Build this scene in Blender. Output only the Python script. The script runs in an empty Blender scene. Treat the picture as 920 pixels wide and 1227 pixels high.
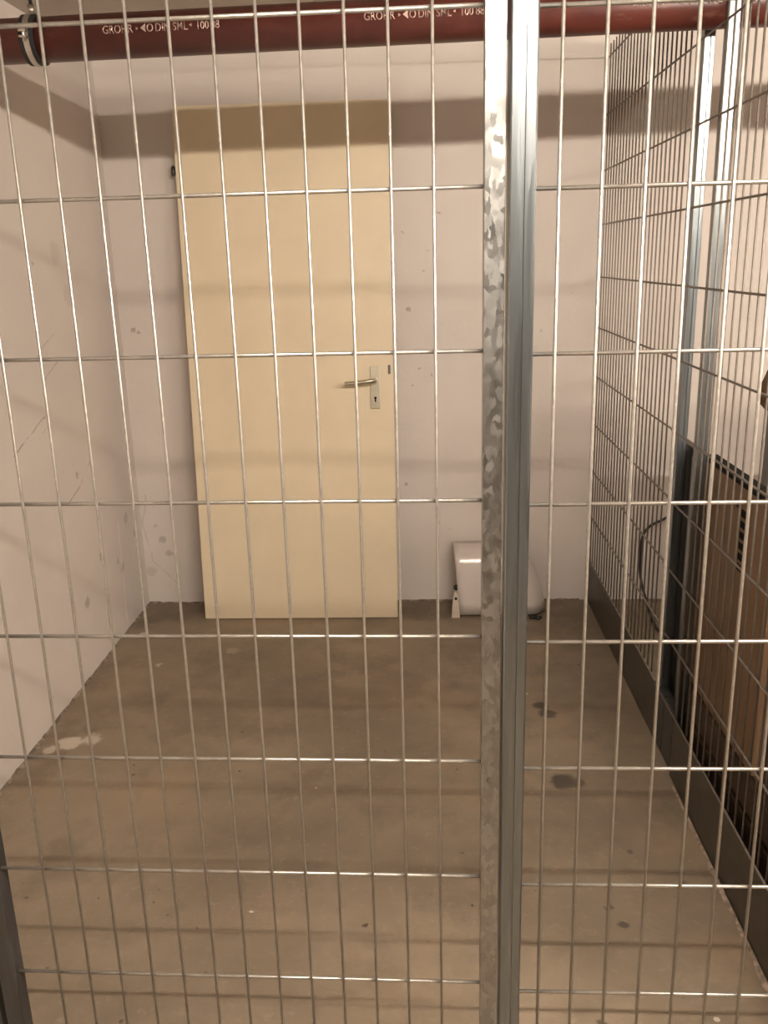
import bpy, bmesh, math, random
from mathutils import Matrix, Vector
random.seed(7)
scene = bpy.context.scene
C = scene.collection

# ------------------------------------------------------------------ camera
EYE = 1.454
YAW, PITCH, ROLL, FPX = -0.0501, 0.2804, -0.0269, 1054.2
def camera():
    cam = bpy.data.cameras.new('camera'); o = bpy.data.objects.new('camera', cam); C.objects.link(o)
    cam.sensor_fit = 'VERTICAL'; cam.sensor_height = 36.0; cam.lens = 36.0 * FPX / 1227.0
    cam.clip_start = 0.02
    f0 = Vector((math.sin(YAW), math.cos(YAW), 0)); r0 = Vector((math.cos(YAW), -math.sin(YAW), 0)); u0 = Vector((0, 0, 1))
    f = f0 * math.cos(PITCH) - u0 * math.sin(PITCH)
    u = u0 * math.cos(PITCH) + f0 * math.sin(PITCH)
    r = r0 * math.cos(ROLL) + u * math.sin(ROLL)
    u2 = u * math.cos(ROLL) - r0 * math.sin(ROLL)
    m = Matrix((r, u2, -f)).transposed().to_4x4(); m.translation = (0, 0, EYE)
    o.matrix_world = m
    scene.camera = o
camera()

# ------------------------------------------------------------------ light, exposure
LAMP = dict(x=(0.70, 2.7), y=0.17, z=2.13, length=1.5, radius=0.0105, yaw=-0.0115, strength=795.0, color=(1.0, 0.88, 0.745))
w = bpy.data.worlds.new('world'); scene.world = w; w.use_nodes = True
w.node_tree.nodes['Background'].inputs[0].default_value = (1.0, 0.88, 0.72, 1)
w.node_tree.nodes['Background'].inputs[1].default_value = 0.02
vs = scene.view_settings
vs.view_transform = 'Standard'; vs.look = 'None'; vs.gamma = 1.0; vs.use_curve_mapping = False
vs.exposure = 0.0

# ------------------------------------------------------------------ mesh helpers
def box(bm, x0, x1, y0, y1, z0, z1, bev=0.0):
    vs_ = [bm.verts.new(p) for p in ((x0,y0,z0),(x1,y0,z0),(x1,y1,z0),(x0,y1,z0),(x0,y0,z1),(x1,y0,z1),(x1,y1,z1),(x0,y1,z1))]
    fs = [bm.faces.new([vs_[i] for i in q]) for q in ((0,3,2,1),(4,5,6,7),(0,1,5,4),(1,2,6,5),(2,3,7,6),(3,0,4,7))]
    if bev > 0:
        es = list({e for f in fs for e in f.edges})
        bmesh.ops.bevel(bm, geom=es, offset=bev, segments=2, affect='EDGES', profile=0.6)
def tube(bm, a, b, r, n=10, r2=None):
    a = Vector(a); b = Vector(b); d = (b - a); d.normalize()
    t = Vector((0,0,1)) if abs(d.z) < .9 else Vector((1,0,0))
    u = d.cross(t).normalized(); v = d.cross(u)
    r2 = r if r2 is None else r2
    A = [bm.verts.new(a + (u*math.cos(k*2*math.pi/n) + v*math.sin(k*2*math.pi/n))*r) for k in range(n)]
    B = [bm.verts.new(b + (u*math.cos(k*2*math.pi/n) + v*math.sin(k*2*math.pi/n))*r2) for k in range(n)]
    for k in range(n):
        f = bm.faces.new((A[k], A[(k+1)%n], B[(k+1)%n], B[k])); f.smooth = True
    bm.faces.new(A); bm.faces.new(B[::-1])
def path(bm, pts, r, n=8):
    pts = [Vector(p) for p in pts]; rings = []
    for i, p in enumerate(pts):
        d = (pts[min(i+1, len(pts)-1)] - pts[max(i-1, 0)]).normalized()
        t = Vector((0,0,1)) if abs(d.z) < .9 else Vector((1,0,0))
        if rings: t = prev
        u = d.cross(t).normalized(); v = u.cross(d).normalized(); prev = v
        rings.append([bm.verts.new(p + (u*math.cos(k*2*math.pi/n) + v*math.sin(k*2*math.pi/n))*r) for k in range(n)])
    for A, B in zip(rings, rings[1:]):
        for k in range(n):
            f = bm.faces.new((A[k], A[(k+1)%n], B[(k+1)%n], B[k])); f.smooth = True
    bm.faces.new(rings[0]); bm.faces.new(rings[-1][::-1])
def smooth_pts(pts, m=6):
    P = [Vector(p) for p in pts]; out = []
    for i in range(len(P)-1):
        p0 = P[max(i-1,0)]; p1 = P[i]; p2 = P[i+1]; p3 = P[min(i+2, len(P)-1)]
        for k in range(m):
            t = k/m
            out.append(0.5*((2*p1) + (p2-p0)*t + (2*p0-5*p1+4*p2-p3)*t*t + (3*p1-p0-3*p2+p3)*t**3))
    out.append(P[-1]); return out
def prism(bm, prof, z0, z1):
    """closed xy outline extruded along z"""
    A = [bm.verts.new((x, y, z0)) for x, y in prof]; B = [bm.verts.new((x, y, z1)) for x, y in prof]
    n = len(prof)
    for k in range(n): bm.faces.new((A[k], A[(k+1)%n], B[(k+1)%n], B[k]))
    bm.faces.new(A[::-1]); bm.faces.new(B)
def mesh(name, bm):
    bmesh.ops.recalc_face_normals(bm, faces=bm.faces)
    me = bpy.data.meshes.new(name); bm.to_mesh(me); bm.free(); return me
def obj(name, me, mat, parent=None, loc=(0,0,0)):
    if isinstance(me, bmesh.types.BMesh): me = mesh(name, me)
    if mat and not me.materials: me.materials.append(mat)
    o = bpy.data.objects.new(name, me); C.objects.link(o); o.location = loc
    if parent: o.parent = parent
    return o
def tag(o, label, cat, group=None):
    o['label'] = label; o['category'] = cat
    if group: o['group'] = group
    return o
def thing(name, label, cat, loc=(0,0,0), rot=(0,0,0), group=None):
    o = bpy.data.objects.new(name, None); C.objects.link(o); o.location = loc; o.rotation_euler = rot
    o.empty_display_size = 0.1
    return tag(o, label, cat, group)
def struct(o): o['kind'] = 'structure'; return o

# ------------------------------------------------------------------ material helpers
class NT:
    def __init__(s, name):
        s.m = bpy.data.materials.new(name); s.m.use_nodes = True
        s.t = s.m.node_tree; s.b = s.t.nodes['Principled BSDF']
        s.pos = s.t.nodes.new('ShaderNodeTexCoord').outputs['Object']
    def n(s, kind, **kw):
        x = s.t.nodes.new(kind)
        for k, v in kw.items(): setattr(x, k, v)
        return x
    def link(s, a, b): s.t.links.new(a, b)
    def put(s, sock, v):
        if isinstance(v, bpy.types.NodeSocket): s.link(v, sock)
        else: sock.default_value = v
    def math(s, op, a, b=None, c=None, clamp=False):
        x = s.n('ShaderNodeMath', operation=op, use_clamp=clamp)
        s.put(x.inputs[0], a)
        if b is not None: s.put(x.inputs[1], b)
        if c is not None: s.put(x.inputs[2], c)
        return x.outputs[0]
    def vmath(s, op, a, b=None, out=0):
        x = s.n('ShaderNodeVectorMath', operation=op); s.put(x.inputs[0], a)
        if b is not None:
            s.put(x.inputs[3] if op == 'SCALE' else x.inputs[1], b)
        return x.outputs[out]
    def noise(s, scale, detail=4, rough=.55, vec=None, out='Fac'):
        x = s.n('ShaderNodeTexNoise'); x.inputs['Scale'].default_value = scale
        x.inputs['Detail'].default_value = detail; x.inputs['Roughness'].default_value = rough
        s.link(vec if vec is not None else s.pos, x.inputs['Vector']); return x.outputs[out]
    def vor(s, scale, out='Distance', feature='F1', vec=None):
        x = s.n('ShaderNodeTexVoronoi', feature=feature); x.inputs['Scale'].default_value = scale
        s.link(vec if vec is not None else s.pos, x.inputs['Vector']); return x.outputs[out]
    def rng(s, v, a, b, c=0., d=1., kind='SMOOTHSTEP'):
        x = s.n('ShaderNodeMapRange', interpolation_type=kind); s.link(v, x.inputs[0])
        for i, q in enumerate((a, b, c, d)): x.inputs[1+i].default_value = q
        return x.outputs[0]
    def mix(s, f, a, b):
        x = s.n('ShaderNodeMix', data_type='RGBA')
        s.put(x.inputs[0], f)
        for i, q in ((6, a), (7, b)):
            if isinstance(q, bpy.types.NodeSocket): s.link(q, x.inputs[i])
            else: x.inputs[i].default_value = (*q, 1)
        return x.outputs[2]
    def scaled(s, vec3): return s.vmath('MULTIPLY', s.pos, vec3)
    def spots(s, lst, jag=.017, jscale=75.):
        """wear marks with a shape of their own: (x,y,z,radius,strength)"""
        d = s.noise(jscale, 3, .6, out='Color')
        p = s.vmath('ADD', s.pos, s.vmath('SCALE', s.vmath('SUBTRACT', d, (.5,.5,.5)), jag*2))
        acc = None
        for x, y, z, r, k in lst:
            q = s.rng(s.vmath('DISTANCE', p, (x, y, z), out=1), r*.55, r, k, 0.)
            acc = q if acc is None else s.math('MAXIMUM', acc, q)
        return acc
    def lines(s, lst, jag=.01):
        d = s.noise(14., 2, .5, out='Color')
        p = s.vmath('ADD', s.pos, s.vmath('SCALE', s.vmath('SUBTRACT', d, (.5,.5,.5)), jag*2))
        acc = None
        for a, b, r, k in lst:
            a = Vector(a); b = Vector(b); ba = b - a
            pa = s.vmath('SUBTRACT', p, tuple(a))
            h = s.math('MULTIPLY', s.vmath('DOT_PRODUCT', pa, tuple(ba), out=1), 1/ba.length_squared, clamp=True)
            x = s.n('ShaderNodeVectorMath', operation='SCALE'); x.inputs[0].default_value = tuple(ba); s.link(h, x.inputs[3])
            q = s.rng(s.vmath('DISTANCE', pa, x.outputs[0], out=1), r*.4, r, k, 0.)
            acc = q if acc is None else s.math('MAXIMUM', acc, q)
        return acc
    def bump(s, h, strength, dist=.01):
        x = s.n('ShaderNodeBump'); x.inputs['Strength'].default_value = strength; x.inputs['Distance'].default_value = dist
        s.link(h, x.inputs['Height']); s.link(x.outputs[0], s.b.inputs['Normal'])
    def set(s, **kw):
        names = dict(color='Base Color', rough='Roughness', metal='Metallic', spec='Specular IOR Level', coat='Coat Weight', coatr='Coat Roughness')
        for k, v in kw.items():
            i = s.b.inputs[names[k]]
            if isinstance(v, bpy.types.NodeSocket): s.link(v, i)
            elif k == 'color': i.default_value = (*v, 1)
            else: i.default_value = v
        return s

# scene measures (metres)
XL, XP, YB, CEIL = -1.242, 0.693, 3.622, 2.225
XR, YF = 3.6, -2.7

# ------------------------------------------------------------------ materials
def wall_mat(name, marks=(), scr=(), pale=()):
    s = NT(name)
    cl = s.noise(1.3, 4, .55)
    col = s.mix(s.rng(cl, .35, .68), (.60, .545, .505), (.66, .60, .555))
    # tiny air holes and specks in the paint, in loose clusters
    v = s.vor(17.); seed = s.n('ShaderNodeTexVoronoi'); seed.inputs['Scale'].default_value = 17.; s.link(s.pos, seed.inputs['Vector'])
    sep = s.n('ShaderNodeSeparateColor'); s.link(seed.outputs['Color'], sep.inputs[0])
    pick = s.math('GREATER_THAN', sep.outputs[0], .62)
    rad = s.math('MULTIPLY', sep.outputs[1], .055)
    dot = s.math('LESS_THAN', v, rad)
    clus = s.rng(s.noise(2.1, 2), .47, .56)
    sp = s.math('MULTIPLY', s.math('MULTIPLY', dot, pick), clus)
    col = s.mix(s.math('MULTIPLY', sp, .62), col, (.12, .10, .085))
    if marks: col = s.mix(s.spots(marks), col, (.30, .25, .215))
    if scr: col = s.mix(s.lines(scr), col, (.16, .13, .11))
    if pale: col = s.mix(s.lines(pale), col, (.74, .69, .63))
    h = s.math('ADD', s.math('MULTIPLY', s.noise(9., 5, .6), 1.0), s.math('MULTIPLY', s.noise(120., 3, .6), .22))
    s.bump(h, .22, .012)
    s.set(color=col, rough=.72, spec=.25)
    return s.m
M_WALL = wall_mat('painted_concrete')
M_WALLB = wall_mat('painted_concrete_back',
    marks=[(-1.155,YB,.30,.022,.55),(-1.135,YB,.235,.02,.5),(-1.18,YB,.36,.012,.4),(-1.19,YB,1.198,.012,.7),(-1.17,YB,1.19,.01,.7),(-.063,YB,1.255,.013,.75),
           (-.02,YB,1.02,.007,.8),(.03,YB,.99,.006,.8),(-.05,YB,.95,.007,.7),(.06,YB,1.62,.009,.6),(-.08,YB,1.55,.008,.6),(.02,YB,1.48,.006,.7),(.0,YB,1.40,.006,.7),
           (-.085,YB,.53,.008,.7),(.10,YB,.33,.008,.7),(.05,YB,.36,.006,.7),(.47,YB,1.16,.006,.6),(-1.22,YB,.15,.03,.3)],
    scr=[((-1.21,YB,.50),(-1.235,YB,.36),.005,.2),((-1.235,YB,.36),(-1.205,YB,.2),.005,.2),((-1.205,YB,.2),(-1.10,YB,.08),.005,.18)])
M_WALLL = wall_mat('painted_concrete_side',
    marks=[(XL,3.34,.27,.028,.5),(XL,2.95,.273,.026,.6),(XL,3.125,.39,.02,.5),(XL,3.30,.31,.016,.5),(XL,3.44,.45,.03,.4),(XL,3.05,1.50,.05,.18),(XL,3.12,1.36,.05,.15),
           (XL,2.86,1.47,.01,.6),(XL,3.0,.74,.016,.6),(XL,3.52,.36,.02,.45)],
    scr=[((XL,2.55,.91),(XL,2.66,.945),.0035,.7),((XL,2.66,.945),(XL,2.80,.985),.0035,.6),((XL,2.74,.92),(XL,2.84,.965),.003,.5),((XL,2.88,.66),(XL,3.02,.70),.0035,.6),
         ((XL,3.02,.70),(XL,3.16,.775),.003,.6),((XL,2.84,1.10),(XL,2.98,1.16),.005,.3),((XL,2.80,1.18),(XL,2.95,1.24),.004,.25)],
    pale=[((XL,3.345,.45),(XL,3.325,.03),.007,.8)])

def floor_mat():
    s = NT('concrete_floor')
    n1 = s.noise(1.15, 5, .58); n2 = s.noise(4.5, 6, .62); n3 = s.noise(38., 4, .6)
    col = s.mix(s.rng(n1, .34, .66), (.165, .130, .092), (.265, .208, .148))
    col = s.mix(s.math('MULTIPLY', s.rng(n2, .48, .68), .6), col, (.145, .113, .08))
    col = s.mix(s.math('MULTIPLY', s.rng(n3, .55, .75), .3), col, (.34, .28, .21))
    v = s.n('ShaderNodeTexVoronoi'); v.inputs['Scale'].default_value = 9.; s.link(s.pos, v.inputs['Vector'])
    sep = s.n('ShaderNodeSeparateColor'); s.link(v.outputs['Color'], sep.inputs[0])
    dist = s.math('ADD', v.outputs['Distance'], s.math('MULTIPLY', s.math('SUBTRACT', s.noise(70., 2), .5), .09))
    dk = s.math('MULTIPLY', s.math('LESS_THAN', dist, s.math('MULTIPLY', sep.outputs[1], .07)), s.math('GREATER_THAN', sep.outputs[0], .55))
    col = s.mix(s.math('MULTIPLY', dk, .85), col, (.055, .038, .028))
    lt = s.math('MULTIPLY', s.math('LESS_THAN', dist, s.math('MULTIPLY', sep.outputs[2], .06)), s.math('LESS_THAN', sep.outputs[0], .16))
    col = s.mix(s.math('MULTIPLY', lt, .6), col, (.62, .55, .46))
    v2 = s.n('ShaderNodeTexVoronoi'); v2.inputs['Scale'].default_value = 23.; s.link(s.pos, v2.inputs['Vector'])
    sp2 = s.n('ShaderNodeSeparateColor'); s.link(v2.outputs['Color'], sp2.inputs[0])
    d2 = s.math('ADD', v2.outputs['Distance'], s.math('MULTIPLY', s.math('SUBTRACT', s.noise(130., 2), .5), .22))
    dk2 = s.math('MULTIPLY', s.math('LESS_THAN', d2, s.math('MULTIPLY', sp2.outputs[1], .12)), s.math('GREATER_THAN', sp2.outputs[0], .6))
    col = s.mix(s.math('MULTIPLY', dk2, s.rng(s.noise(1.7, 2), .42, .6, .3, .85)), col, (.07, .048, .032))
    col = s.mix(s.math('MULTIPLY', s.rng(s.noise(2.2, 4, .6, vec=s.vmath('ADD', s.pos, (5.,3.,1.))), .5, .68), .45), col, (.31, .22, .14))
    st = s.spots([(.372,2.675,0,.033,.8),(.39,2.62,0,.04,.75),(.384,2.23,0,.046,.85),(.42,2.22,0,.03,.7),(-.12,2.83,0,.14,.22),(.1,2.75,0,.12,.2),(-.45,2.78,0,.16,.2),(.43,1.66,0,.016,.8),(.41,1.72,0,.012,.7),(.5,1.92,0,.014,.7),(.45,1.79,0,.01,.7),(.33,1.40,0,.012,.7),(.6,1.8,0,.014,.7)], jag=.02, jscale=32.)
    col = s.mix(st, col, (.045, .038, .031))
    pl = s.spots([(-1.14,2.44,0,.05,.7),(-1.08,2.46,0,.04,.6),(-1.19,2.40,0,.03,.6),(-1.17,3.28,0,.02,.7),(-.76,3.12,0,.035,.2),(-1.02,3.0,0,.02,.5),(-.42,1.70,0,.008,.8),(-.40,1.70,0,.006,.8)], jag=.03, jscale=24.)
    col = s.mix(pl, col, (.62, .55, .46))
    s.bump(s.math('ADD', s.noise(22., 5, .6), s.math('MULTIPLY', n3, .5)), .18, .01)
    s.set(color=col, rough=s.rng(n2, .3, .7, .5, .75), spec=.35)
    return s.m
M_FLOOR = floor_mat()
def ceil_mat():
    s = NT('ceiling_concrete'); col = s.mix(s.rng(s.noise(2., 4), .35, .65), (.50, .455, .42), (.57, .52, .48))
    s.bump(s.noise(30., 4), .2, .01); s.set(color=col, rough=.85, spec=.2); return s.m
M_CEIL = ceil_mat()
def raw_mat():
    s = NT('raw_concrete'); col = s.mix(s.rng(s.noise(2., 5), .35, .65), (.17, .155, .14), (.25, .23, .21))
    s.bump(s.noise(25., 4), .2, .01); s.set(color=col, rough=.85, spec=.2); return s.m
M_RAW = raw_mat()
def zinc(name, a, b, rough0, rough1, scale=70., stretch=(1,1,1), metal=1.0, bump=.03):
    s = NT(name)
    p = s.scaled(stretch)
    p2 = s.vmath('ADD', p, s.vmath('SCALE', s.noise(scale*.7, 2, vec=p, out='Color'), .012))
    v = s.n('ShaderNodeTexVoronoi'); v.inputs['Scale'].default_value = scale; s.link(p2, v.inputs['Vector'])
    sep = s.n('ShaderNodeSeparateColor'); s.link(v.outputs['Color'], sep.inputs[0])
    k = s.math('ADD', s.math('MULTIPLY', sep.outputs[0], .6), s.math('MULTIPLY', s.noise(scale*.4, 4, vec=p), .5))
    s.set(color=s.mix(k, a, b), rough=s.rng(k, 0, 1, rough0, rough1), metal=metal)
    if bump: s.bump(s.noise(scale*1.5, 2), bump, .002)
    return s.m
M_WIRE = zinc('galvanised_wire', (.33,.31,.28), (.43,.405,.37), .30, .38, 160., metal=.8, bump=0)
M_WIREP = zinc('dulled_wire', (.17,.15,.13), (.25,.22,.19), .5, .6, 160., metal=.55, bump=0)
M_STILE = zinc('galvanised_spangle', (.22,.22,.215), (.42,.42,.41), .26, .42, 150., (1,1,.55), bump=0)
M_POST = zinc('galvanised_post', (.20,.225,.24), (.27,.295,.31), .28, .35, 60., (3,3,.12))
M_POSTD = zinc('dark_zinc', (.10,.10,.10), (.15,.15,.15), .45, .6, 60., (3,3,.2))  # darker zinc tone for the left post, left stile and small fittings
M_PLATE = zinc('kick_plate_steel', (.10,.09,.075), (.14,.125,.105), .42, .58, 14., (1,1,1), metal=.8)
def plain(name, c, rough=.5, spec=.5, var=.08, scale=30., metal=0., coat=0.):
    s = NT(name); d = tuple(max(0, x*(1-var)) for x in c); e = tuple(min(1, x*(1+var)) for x in c)
    s.set(color=s.mix(s.rng(s.noise(scale, 4), .35, .65), d, e), rough=rough, spec=spec, metal=metal, coat=coat)
    s.bump(s.noise(scale*6, 2), .04, .003)
    return s.m
M_DOOR = plain('cream_door_paint', (.70,.595,.43), .42, .45, .03, 4.)
M_BRASS = plain('satin_nickel', (.62,.58,.47), .32, .5, .05, 40., metal=1.)
M_DARK = plain('dark_slot', (.008,.007,.006), .8, .1)
M_RED = None
def red_mat():
    s = NT('oxide_red_pipe_paint'); n = s.noise(12., 5, .6)
    col = s.mix(s.rng(n, .35, .7), (.075, .017, .013), (.112, .027, .019))
    col = s.mix(s.math('MULTIPLY', s.rng(s.noise(24., 3, vec=s.scaled((.4,1,1))), .66, .72), .5), col, (.17,.08,.055))
    s.bump(s.noise(90., 3), .08, .003); s.set(color=col, rough=.36, spec=.5); return s.m
M_RED = red_mat()
M_PRINT = plain('white_print', (.42,.31,.27), .32, .5, .25, 60., metal=.5)
M_RUB = plain('black_rubber', (.018,.018,.018), .6, .4)
M_STRAP = plain('zinc_strap', (.62,.58,.52), .38, .5, .1, 60., metal=1.)
M_PLAST = plain('white_plastic', (.62,.56,.52), .24, .95, .02, 1.)
M_PLAST2 = plain('cream_plastic', (.64,.56,.47), .35, .5, .03, 10.)
M_BLACK = plain('black_plastic', (.02,.02,.02), .45, .5)
def wood_mat(name, a, b, sc=(60, 14, 1.6)):
    s = NT(name); n = s.noise(1., 5, .6, vec=s.scaled(sc)); n2 = s.noise(2.5, 3)
    col = s.mix(s.rng(n, .3, .7), a, b); col = s.mix(s.math('MULTIPLY', s.rng(n2, .5, .75), .4), col, tuple(x*.6 for x in a))
    s.bump(n, .1, .004); s.set(color=col, rough=.55, spec=.35); return s.m
M_WOOD = wood_mat('brown_hardboard', (.15,.090,.048), (.21,.130,.072))
M_WOOD2 = wood_mat('dark_brown_wood', (.035,.021,.013), (.055,.034,.021))
M_BROWNB = plain('brown_fabric', (.17,.11,.065), .85, .2, .2, 40.)
M_GREY = plain('grey_lacquered_steel', (.16,.165,.17), .4, .5, .05)
M_EDGE = plain('matt_black_edging', (.012,.011,.010), .85, .1)
M_BEAD = plain('rough_mortar', (.27,.21,.165), .9, .2, .35, 50.)
def emit():
    s = NT('fluorescent_glow'); s.set(color=(.9,.9,.9), rough=.4)
    s.b.inputs['Emission Color'].default_value = (*LAMP['color'], 1); s.b.inputs['Emission Strength'].default_value = LAMP['strength']; return s.m
M_GLOW = emit()
M_WHITE = plain('white_enamel', (.75,.75,.73), .4, .4, .02)

# ------------------------------------------------------------------ room shell
def shell(name, a, mat):
    bm = bmesh.new(); box(bm, *a); return struct(obj(name, bm, mat))
T = .12
shell('floor', (XL-T, XR+T, YF-T, YB+T, -.1, 0), M_FLOOR)
shell('ceiling', (XL-T, XR+T, YF-T, YB+T, CEIL, CEIL+.15), M_CEIL)
shell('wall_back', (XL-T, XR+T, YB, YB+T, 0, CEIL), M_WALLB)
shell('wall_left', (XL-T, XL, YF-T, YB, 0, CEIL), M_WALLL)
shell('wall_right', (XR, XR+T, YF-T, YB, 0, CEIL), M_WALL)
shell('wall_rear', (XL, XR, YF-T, YF, 0, CEIL), M_RAW)
def bead(name, a, b, side, w_, seed):
    """uneven line of mortar where the floor meets a wall or plate"""
    rnd = random.Random(seed); a = Vector(a); b = Vector(b); d = b - a; n = int(d.length/.022); side = Vector(side)
    bm = bmesh.new(); rows = []
    for i in range(n+1):
        p = a + d*(i/n); k = w_*(.35 + .9*rnd.random()*rnd.random()*1.6); h = .35*w_ + .5*w_*rnd.random()
        rows.append([bm.verts.new(q) for q in (p + Vector((0,0,.0005)), p + Vector((0,0,h)), p + side*k*.6 + Vector((0,0,h*.55)), p + side*k + Vector((0,0,.0005)))])
    for A, B in zip(rows, rows[1:]):
        for k in range(4): bm.faces.new((A[k], A[(k+1)%4], B[(k+1)%4], B[k]))
    bm.faces.new(rows[0]); bm.faces.new(rows[-1][::-1])
    return struct(obj(name, bm, M_BEAD))
bead('trim_1', (.6865, 1.16, 0), (.6865, 2.20, 0), (-1,0,0), .009, 1)
M_JOINT = plain('grimy_joint', (.22,.18,.145), .9, .2, .4, 40.)
for i, (a, b, sd) in enumerate((((XL+.001, YB-.0005, 0), (.66, YB-.0005, 0), (0,-1,0)), ((XL+.0005, YB-.02, 0), (XL+.0005, 1.2, 0), (1,0,0)))):
    o = bead('trim_%d' % (i+2), a, b, sd, .010, 5+i); o.data.materials.clear(); o.data.materials.append(M_JOINT)

# ------------------------------------------------------------------ front gate and fixed mesh panel
def local_root(name, label, cat, p0, z0, yaw, lean, group=None):
    """p0 = xy of the panel's reference wire at height z0; the Empty stands below it on the floor"""
    return thing(name, label, cat, (p0[0] + lean*z0*math.sin(yaw), p0[1] - lean*z0*math.cos(yaw), 0), (-lean, 0, yaw), group)
def wire_mesh(axis, length, r):
    bm = bmesh.new(); e = (0,0,length) if axis == 'z' else ((length,0,0) if axis == 'x' else (0,length,0))
    n = 10; tube(bm, (0,0,0), e, r, n); return mesh('wire', bm)

gate = local_root('mesh_gate', 'wide galvanised wire mesh gate with flat spangled stiles, in front of the cream door', 'gate', (.0140, 1.1053), 1.723, -.0161, .0051)
zrows = [1.7232 - .1908*i for i in range(-1, 9)]
mv = wire_mesh('z', 1.99, .0020); mh = wire_mesh('x', .732, .0026)
for c in range(0, -13, -1): obj('wire', mv, M_WIRE, gate, (c*.05 + random.uniform(-.0006,.0006), -.0042, .11))
for z in zrows: obj('wire', mh, M_WIRE, gate, (-.671, 0, z))
def stile(bm, x0, x1, z0=.09, z1=2.12): box(bm, x0, x1, -.010, .016, z0, z1, .0012)
bm = bmesh.new(); stile(bm, .058, .083); obj('stile', bm, M_STILE, gate)
bm = bmesh.new(); stile(bm, -.694, -.667); obj('stile', bm, M_POSTD, gate)
for z in (2.10, .092):
    bm = bmesh.new(); box(bm, -.667, .058, -.009, .015, z, z+.02, .001); obj('rail', bm, M_STILE, gate)

def grooved_post(name, label, x0, x1, y0, y1, z1, mat, group=None):
    """folded C-profile post with a shallow groove along its front face"""
    w_ = x1-x0; g = .0025
    pr = [(x0,y0+.002),(x0+.002,y0),(x0+w_*.38,y0),(x0+w_*.40,y0+g),(x0+w_*.56,y0+g),(x0+w_*.58,y0),(x1-.002,y0),(x1,y0+.002),(x1,y1),(x0,y1)]
    bm = bmesh.new(); prism(bm, pr, 0, z1); o = obj(name, bm, mat)
    return tag(o, label, 'post', group)
grooved_post('fence_post', 'grooved galvanised post that the mesh gate closes against', .1005, .1315, 1.085, 1.125, CEIL-.002, M_POST)
grooved_post('fence_post', 'dark zinc post on the hinge side of the mesh gate', -.722, -.690, 1.10, 1.140, CEIL-.002, M_POSTD)

front = local_root('mesh_fence', 'fixed galvanised wire mesh panel beside the gate, of thicker wires than the gate', 'fence', (.1583, 1.0996), 1.7189, -.0067, .0086)
mv2 = wire_mesh('z', 2.02, .0023); mh2 = wire_mesh('x', .548, .0027)
for c in range(0, 11): obj('wire', mv2, M_WIRE, front, (c*.0497 + random.uniform(-.0006,.0006), -.0045, .12))
for i in range(-2, 9): obj('wire', mh2, M_WIRE, front, (-.028, 0, 1.7189 - .1911*i))
bm = bmesh.new(); box(bm, .510, .532, -.008, .016, .1, 2.15, .001); obj('stile', bm, M_STILE, front)

# ------------------------------------------------------------------ mesh partition running back to the wall
PZ = [.190 + .1955*i for i in range(0, 11)]
ZTOP = 2.19
def partition(label, y0, y1, yv0, yv1, x, plate):
    root = thing('mesh_fence', label, 'fence', (x, y0, 0))
    mvp = wire_mesh('z', ZTOP-.188, .0025); mhp = wire_mesh('y', y1-y0, .0028)
    y = yv1
    while y > yv0:
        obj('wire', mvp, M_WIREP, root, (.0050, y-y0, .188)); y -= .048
    for z in PZ: obj('wire', mhp, M_WIREP, root, (0, 0, z))
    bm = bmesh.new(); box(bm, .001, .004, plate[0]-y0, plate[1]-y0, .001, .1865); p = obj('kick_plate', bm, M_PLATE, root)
    p['label'] = 'dull grey sheet steel kick plate'
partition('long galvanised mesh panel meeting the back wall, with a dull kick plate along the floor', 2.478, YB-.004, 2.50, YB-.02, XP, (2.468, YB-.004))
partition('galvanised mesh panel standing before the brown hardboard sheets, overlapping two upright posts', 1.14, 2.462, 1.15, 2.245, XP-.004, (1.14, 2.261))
for lab, y0 in (('slim galvanised partition post between the red pipe and the back wall', 2.440), ('slim galvanised partition post passing in front of the red pipe', 2.262)):
    bm = bmesh.new(); x0 = .700
    prism(bm, [(x0,y0+.0015),(x0+.0015,y0),(x0+.010,y0),(x0+.011,y0+.003),(x0+.016,y0+.003),(x0+.017,y0),(x0+.0255,y0),(x0+.027,y0+.0015),(x0+.027,y0+.027),(x0,y0+.027)], 0, CEIL-.002)
    t = thing('fence_post', lab, 'post')
    obj('upright', bm, M_POST, t)
    bm = bmesh.new(); box(bm, .696, .722, *((2.385, 2.4395) if y0 > 2.4 else (2.2895, 2.380)), 0, .19, .001); obj('base_bracket', bm, M_POSTD, t)

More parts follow.
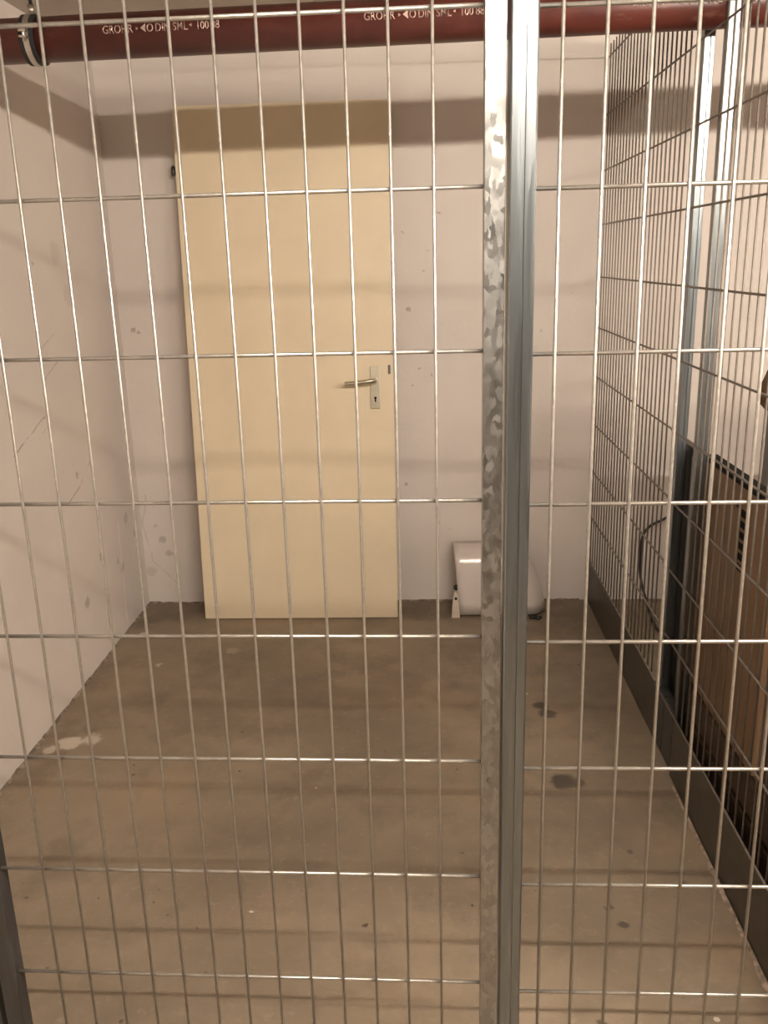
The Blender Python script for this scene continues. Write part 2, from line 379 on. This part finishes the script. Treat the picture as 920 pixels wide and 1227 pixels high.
# ------------------------------------------------------------------ red pipe, print and clamp
PY, PR = 2.385, .051
SL = .018/1.71
def pz(x): return 1.996 + SL*(x+1.01)
pipe = thing('drain_pipe', 'dark red cast iron drain pipe with white printing under the ceiling', 'pipe', (0, PY, pz(0)), (0, -SL, 0))
bm = bmesh.new(); tube(bm, (XL+.003, 0, 0), (XR-.003, 0, 0), PR, 48); obj('pipe_body', bm, M_RED, pipe)
def bend(bm, el, mirror=False):
    """wrap flat lettering (x along, y up) round the pipe at elevation el"""
    for v in bm.verts:
        a = el + v.co.y/PR; r = PR + .0004 + v.co.z
        v.co = Vector((v.co.x, -math.cos(a)*r, math.sin(a)*r))
def text_bm(txt, size, bm, x):
    cu = bpy.data.curves.new('t', 'FONT'); cu.body = txt; cu.size = size; cu.resolution_u = 3; cu.offset = size*.012
    o = bpy.data.objects.new('t', cu); C.objects.link(o)
    dg = bpy.context.evaluated_depsgraph_get(); dg.update(); me = bpy.data.meshes.new_from_object(o.evaluated_get(dg))
    n0 = len(bm.verts); bm.from_mesh(me); bm.verts.ensure_lookup_table()
    new = bm.verts[n0:]; w_ = max(v.co.x for v in new)
    for v in new: v.co.x += x
    bpy.data.objects.remove(o); bpy.data.curves.remove(cu); bpy.data.meshes.remove(me)
    return x + w_
def lettering(x0):
    bm = bmesh.new(); s = .026
    tri = lambda x, y, a, b: bm.faces.new([bm.verts.new(p) for p in ((x, y, 0), (x+a, y-b, 0), (x+a, y+b, 0))])
    x = text_bm('GROHR', s, bm, 0)
    tri(x+.016, .008, -.007, .004)
    tri(x+.022, .009, .016, .010); 
    x = text_bm('O', s, bm, x+.040); x = text_bm('DIN', s, bm, x+.005); x = text_bm('SML', s, bm, x+.008)
    tri(x+.004, .010, .008, .0035)
    x = text_bm('100', s, bm, x+.024)
    text_bm('88', s, bm, x+.006)
    for v in bm.verts: v.co.x *= .82
    bend(bm, math.radians(-6))
    # solid ink layer
    g = bmesh.ops.extrude_face_region(bm, geom=list(bm.faces))
    for v in g['geom']:
        if isinstance(v, bmesh.types.BMVert):
            r = math.hypot(v.co.y, v.co.z); f = (r+.0004)/r; v.co.y *= f; v.co.z *= f
    o = obj('lettering', bm, M_PRINT, pipe, (x0, 0, 0)); o['label'] = 'white printed lettering'
for x0 in (-.767, -.134, .497, 1.13): lettering(x0)

cx = -.955
cl = thing('pipe_clamp', 'zinc pipe clamp with black rubber lining hung from the ceiling by a rod', 'pipe clamp', (cx, PY, pz(cx)))
def ring(r0, r1, w_, n=40):
    bm = bmesh.new(); R_ = []
    for k in range(n):
        a = k*2*math.pi/n; R_.append([bm.verts.new((x, math.cos(a)*r, math.sin(a)*r)) for x, r in ((-w_,r0),(w_,r0),(w_,r1),(-w_,r1))])
    for k in range(n):
        A = R_[k]; B = R_[(k+1)%n]
        for j in range(4):
            f = bm.faces.new((A[j], A[(j+1)%4], B[(j+1)%4], B[j]))
    return bm
obj('rubber_lining', ring(PR+.0005, PR+.0060, .018), M_RUB, cl)
obj('strap', ring(PR+.0060, PR+.0078, .0068), M_STRAP, cl)
bm = bmesh.new(); box(bm, -.009, .009, -PR-.026, -PR-.006, .004, .009, .0008); box(bm, -.009, .009, -PR-.026, -PR-.006, -.009, -.004, .0008); obj('flange', bm, M_STRAP, cl)
bm = bmesh.new(); tube(bm, (0,-PR-.017,-.016), (0,-PR-.017,.018), .0035, 10); tube(bm, (0,-PR-.017,.009), (0,-PR-.017,.015), .0075, 6); obj('bolt', bm, M_STRAP, cl)
bm = bmesh.new(); tube(bm, (0,0,PR+.0075), (0,0,PR+.028), .0085, 6); obj('socket_nut', bm, M_STRAP, cl)
bm = bmesh.new(); tube(bm, (0,0,PR+.028), (0,0,CEIL-pz(cx)-.001), .0045, 10); obj('threaded_rod', bm, M_POSTD, cl)

# ------------------------------------------------------------------ door leaf leaning on the back wall
DW, DH, DT, DLEAN = .818, 2.03, .040, .0745
door = thing('door_leaf', 'cream painted flush door leaf leaning against the back wall', 'door', (-.943, 3.428, .0033), (-DLEAN, 0, 0))
bm = bmesh.new(); box(bm, 0, DW, 0, .015, 0, DH, .003); box(bm, .013, DW-.013, .015, DT, 0, DH-.013, .001); obj('panel', bm, M_DOOR, door)
hx, hz = .746, .955
bm = bmesh.new(); box(bm, hx-.019, hx+.019, -.007, -.0002, hz-.078, hz+.090, .002); pl = obj('backplate', bm, M_BRASS, door)
bm = bmesh.new(); tube(bm, (0,-.0075,0), (0,-.0068,0), .0052, 14); box(bm, -.0028, .0028, -.0075, -.0068, -.016, 0); obj('keyhole', bm, M_DARK, pl, (hx, 0, hz-.035))
bm = bmesh.new(); tube(bm, (0,-.0085,0), (0,-.0068,0), .0035, 10); obj('screw', bm, M_BRASS, pl, (hx+.008, 0, hz-.068))
bm = bmesh.new(); tube(bm, (0,-.006,0), (0,-.022,0), .0115, 16); path(bm, smooth_pts([(0,-.016,0),(-.004,-.040,.001),(-.022,-.050,-.001),(-.06,-.050,-.006),(-.118,-.047,-.010)]), .0088, 10); obj('lever_handle', bm, M_BRASS, door, (hx+.002, 0, hz+.035))
bm = bmesh.new(); box(bm, DW-.020, DW-.010, -.0012, .001, hz+.058, hz+.093, .0004); obj('lock_faceplate', bm, M_POSTD, door)
for z in (1.80,):
    h = bmesh.new(); tube(h, (-.011,.012,z-.015), (-.011,.012,z+.015), .0078, 14); tube(h, (-.011,.012,z+.015), (-.011,.012,z+.019), .0055, 12); tube(h, (-.011,.012,z-.019), (-.011,.012,z-.015), .0055, 12)
    box(h, -.011, .003, .013, .018, z-.012, z+.012); obj('hinge', h, M_POSTD, door)

# ------------------------------------------------------------------ white plastic hood on the floor
hood = thing('plastic_hood', 'glossy white plastic hood with a rounded top, on the floor by the back wall', 'plastic hood', (.10, 3.43, 0))
def hood_shell():
    bm = bmesh.new()
    # profile (y,z) from the floor up the front, over the rounded bend, back to the wall
    prof = [(0,.012),(.004,.06),(.010,.12),(.018,.18),(.026,.222),(.034,.245),(.046,.262),(.062,.274),(.09,.279),(.13,.282),(.168,.283)]
    cols = 14; G = []
    for (y, z) in prof:
        t = z/.283
        xl = .036 - .024*t                       # straight left edge, leaning outwards to the top
        xr = .398 - .010*t - .085*max(0, t)**1.9  # right side bulges out towards the floor
        row = []
        for k in range(cols+1):
            u = k/cols; x = xl + (xr-xl)*u
            e = max(0, (u-.80)/.20); yy = y + .055*e**2.2; zz = z - .016*e**2*t
            row.append(bm.verts.new((x, yy, zz)))
        # wrap the right end round to the back
        for q in (.35, .7, 1.): row.append(bm.verts.new((xr + .004*(1-q), min(.172, y+.055 + (.172-(y+.055))*q), z-.016*t)))
        G.append(row)
    for A, B in zip(G, G[1:]):
        for k in range(len(A)-1): f = bm.faces.new((A[k], A[k+1], B[k+1], B[k])); f.smooth = True
    me = mesh('shell', bm); o = obj('shell', me, M_PLAST, hood)
    md = o.modifiers.new('thick', 'SOLIDIFY'); md.thickness = .004; md.offset = -1
    return o
hood_shell()
bm = bmesh.new()
prof = [(0,0),(.034,0),(.034,.016),(.026,.105),(.020,.115),(.010,.108),(.004,.06)]
A = [bm.verts.new((x,-.006,z+.001)) for x, z in prof]; B = [bm.verts.new((x,.012,z+.001)) for x, z in prof]
for k in range(len(prof)): bm.faces.new((A[k], A[(k+1)%len(prof)], B[(k+1)%len(prof)], B[k]))
bm.faces.new(A); bm.faces.new(B[::-1])
br = obj('side_bracket', bm, M_PLAST2, hood); br['label'] = 'cream side bracket with a slot'
bm = bmesh.new(); box(bm, .013, .023, -.0072, -.0055, .082, .093, .0005); obj('slot', bm, M_DARK, br)
bm = bmesh.new(); box(bm, .322, .352, -.022, .035, .0, .011, .003); tube(bm, (.345,-.018,.007), (.362,-.034,.007), .0065, 10); tube(bm, (.348,-.008,.0065), (.372,-.016,.006), .0055, 8); ft = obj('rubber_foot', bm, M_BLACK, hood); ft['label'] = 'black rubber foot'
bm = bmesh.new(); tube(bm, (.014,.040,.12), (.028,.040,.12), .012, 14); tube(bm, (.010,.040,.12), (.014,.040,.12), .007, 12); obj('hinge_knob', bm, M_BLACK, hood)

# ------------------------------------------------------------------ neighbouring bay
def sheet(label, x0, x1, y0, y1, z0, z1, mat, edge, group=None):
    t = thing('hardboard_sheet', label, 'board', (x0, y0, z0), group=group)
    bm = bmesh.new(); box(bm, 0, x1-x0, 0, y1-y0, 0, z1-z0-.012, .001); obj('panel', bm, mat, t)
    bm = bmesh.new(); box(bm, -.0008, x1-x0+.0008, 0, y1-y0, z1-z0-.0118, z1-z0, .001); obj('edge_strip', bm, edge, t)
    return t
b1 = sheet('brown hardboard sheet with black top edge and a row of slots, behind the mesh', .735, .770, 1.805, 2.315, .292, .934, M_WOOD, M_EDGE)
for k in range(6):
    bm = bmesh.new(); box(bm, -.0015, .001, .160, .200, .432+k*.026, .432+k*.026+.016); obj('slot', bm, M_DARK, b1)
bm = bmesh.new(); box(bm, -.001, .0008, .21, .235, .575, .583); box(bm, -.001, .0008, .17, .20, .568, .580); obj('scratch', bm, M_DARK, b1)
sheet('darker brown hardboard sheet, past the edge of the slotted one', .745, .775, 1.20, 1.775, .292, .925, M_WOOD2, M_EDGE)
# low dark slatted crate carrying the sheets
cr = thing('wooden_crate', 'low dark slatted wooden crate carrying the hardboard sheets', 'crate', (.725, 1.18, 0))
for k in range(3):
    bm = bmesh.new(); box(bm, 0, .016, 0, 1.11, .012+k*.098, .012+k*.098+.080, .002); obj('slat', bm, M_WOOD2, cr)
    bm = bmesh.new(); box(bm, .184, .20, 0, 1.11, .012+k*.098, .012+k*.098+.080, .002); obj('slat', bm, M_WOOD2, cr)
for y in (.02, .53, 1.05):
    bm = bmesh.new(); box(bm, .016, .056, y, y+.04, 0, .290, .001); obj('corner_post', bm, M_WOOD2, cr)
    bm = bmesh.new(); box(bm, .144, .184, y, y+.04, 0, .290, .001); obj('corner_post', bm, M_WOOD2, cr)
bm = bmesh.new(); box(bm, .016, .184, 0, 1.11, .276, .2905); obj('lid', bm, M_WOOD2, cr)
# black tabletop standing on edge behind the two slim posts
tt = thing('tabletop', 'black tabletop standing on edge behind the two slim posts', 'tabletop', (.736, 2.318, 0))
bm = bmesh.new(); box(bm, 0, .024, 0, .225, .001, .93, .003); obj('panel', bm, M_BLACK, tt)
bm = bmesh.new(); box(bm, -.004, 0, .07, .085, .02, .91, .001); obj('batten', bm, M_GREY, tt)
bm = bmesh.new(); box(bm, -.004, 0, .15, .165, .02, .91, .001); obj('batten', bm, M_WOOD2, tt)
# steel cabinet with a brown bag on it, widened out of view to shade the back wall
cab = thing('steel_cabinet', 'grey steel cabinet beyond the mesh partition, carrying a brown bag', 'cabinet', (1.0, 2.10, 0))
bm = bmesh.new(); box(bm, 0, .95, 0, .50, .04, 1.015, .003); obj('body', bm, M_GREY, cab)
for x in (.012, .478):
    bm = bmesh.new(); box(bm, x, x+.46, -.016, -.001, .055, 1.0, .002); d = obj('cabinet_door', bm, M_GREY, cab)
    bm = bmesh.new(); box(bm, x+(.42 if x < .1 else .026), x+(.434 if x < .1 else .040), -.036, -.016, .5, .6, .003); obj('handle', bm, M_STRAP, d)
for x in (.02, .91):
    for y in (.02, .46):
        bm = bmesh.new(); box(bm, x, x+.02, y, y+.02, 0, .04); obj('foot', bm, M_BLACK, cab)
def bag():
    bm = bmesh.new(); n = 28; rows = []
    for z, s in ((0,.92),(.02,1.),(.06,.98),(.12,.90),(.18,.74),(.22,.52),(.245,.28)):
        rows.append([bm.verts.new((.20 + math.copysign(abs(math.cos(a))**.85, math.cos(a))*.22*s*(1+.012*math.sin(5*a+z*20)), .25 + math.copysign(abs(math.sin(a))**.85, math.sin(a))*.22*s*(1+.03*math.sin(4*a)), z)) for a in [k*2*math.pi/n for k in range(n)]])
    for A, B in zip(rows, rows[1:]):
        for k in range(n): f = bm.faces.new((A[k], A[(k+1)%n], B[(k+1)%n], B[k])); f.smooth = True
    bm.faces.new(rows[0][::-1]); bm.faces.new(rows[-1])
    t = thing('bag', 'brown rounded fabric bag on the grey steel cabinet', 'bag', (.962, 2.22, 1.0155))
    obj('bag_body', bm, M_BROWNB, t)
    bm = bmesh.new(); path(bm, smooth_pts([(.12,.25,.23),(.13,.25,.29),(.20,.25,.32),(.27,.25,.29),(.28,.25,.23)]), .009, 8); obj('bag_handle', bm, M_BROWNB, t)
bag()
bm = bmesh.new(); path(bm, smooth_pts([(1.05,3.60,.40),(.985,3.55,.385),(.918,3.51,.365),(.888,3.50,.32),(.886,3.50,.24),(.890,3.50,.15),(.905,3.44,.06),(.912,3.34,.012),(.925,3.20,.0065),(.98,3.10,.0065),(1.10,3.05,.0065)], 8), .0055, 8)
tag(obj('cable', bm, M_BLACK), 'black cable hanging down to the floor near the back wall behind the mesh', 'cable')

# ------------------------------------------------------------------ fluorescent ceiling lamps along the corridor
ly, lz, ll = LAMP['y'], LAMP['z'], LAMP['length']
for lx in LAMP['x']:
    lamp = thing('ceiling_lamp', 'fluorescent batten lamp on the ceiling, ' + ('over the mesh gate and its fixed panel' if lx < 1 else 'over the corridor beyond the mesh partition'), 'lamp', (lx, ly + (lx-.1)*LAMP['yaw'], lz), (0, 0, LAMP['yaw']), group='fluorescent lamps in line along the corridor ceiling')
    bm = bmesh.new(); tube(bm, (-ll/2,0,0), (ll/2,0,0), LAMP['radius'], 12); obj('tube', bm, M_GLOW, lamp)
    bm = bmesh.new(); box(bm, -ll/2-.03, ll/2+.03, -.025, .025, .035, CEIL-lz-.001, .004); obj('housing', bm, M_WHITE, lamp)
    for sx in (-1, 1):
        bm = bmesh.new(); a, b = sorted((sx*(ll/2+.001), sx*(ll/2+.025))); box(bm, a, b, -.014, .014, -.016, .0349, .003); obj('lamp_holder', bm, M_WHITE, lamp)
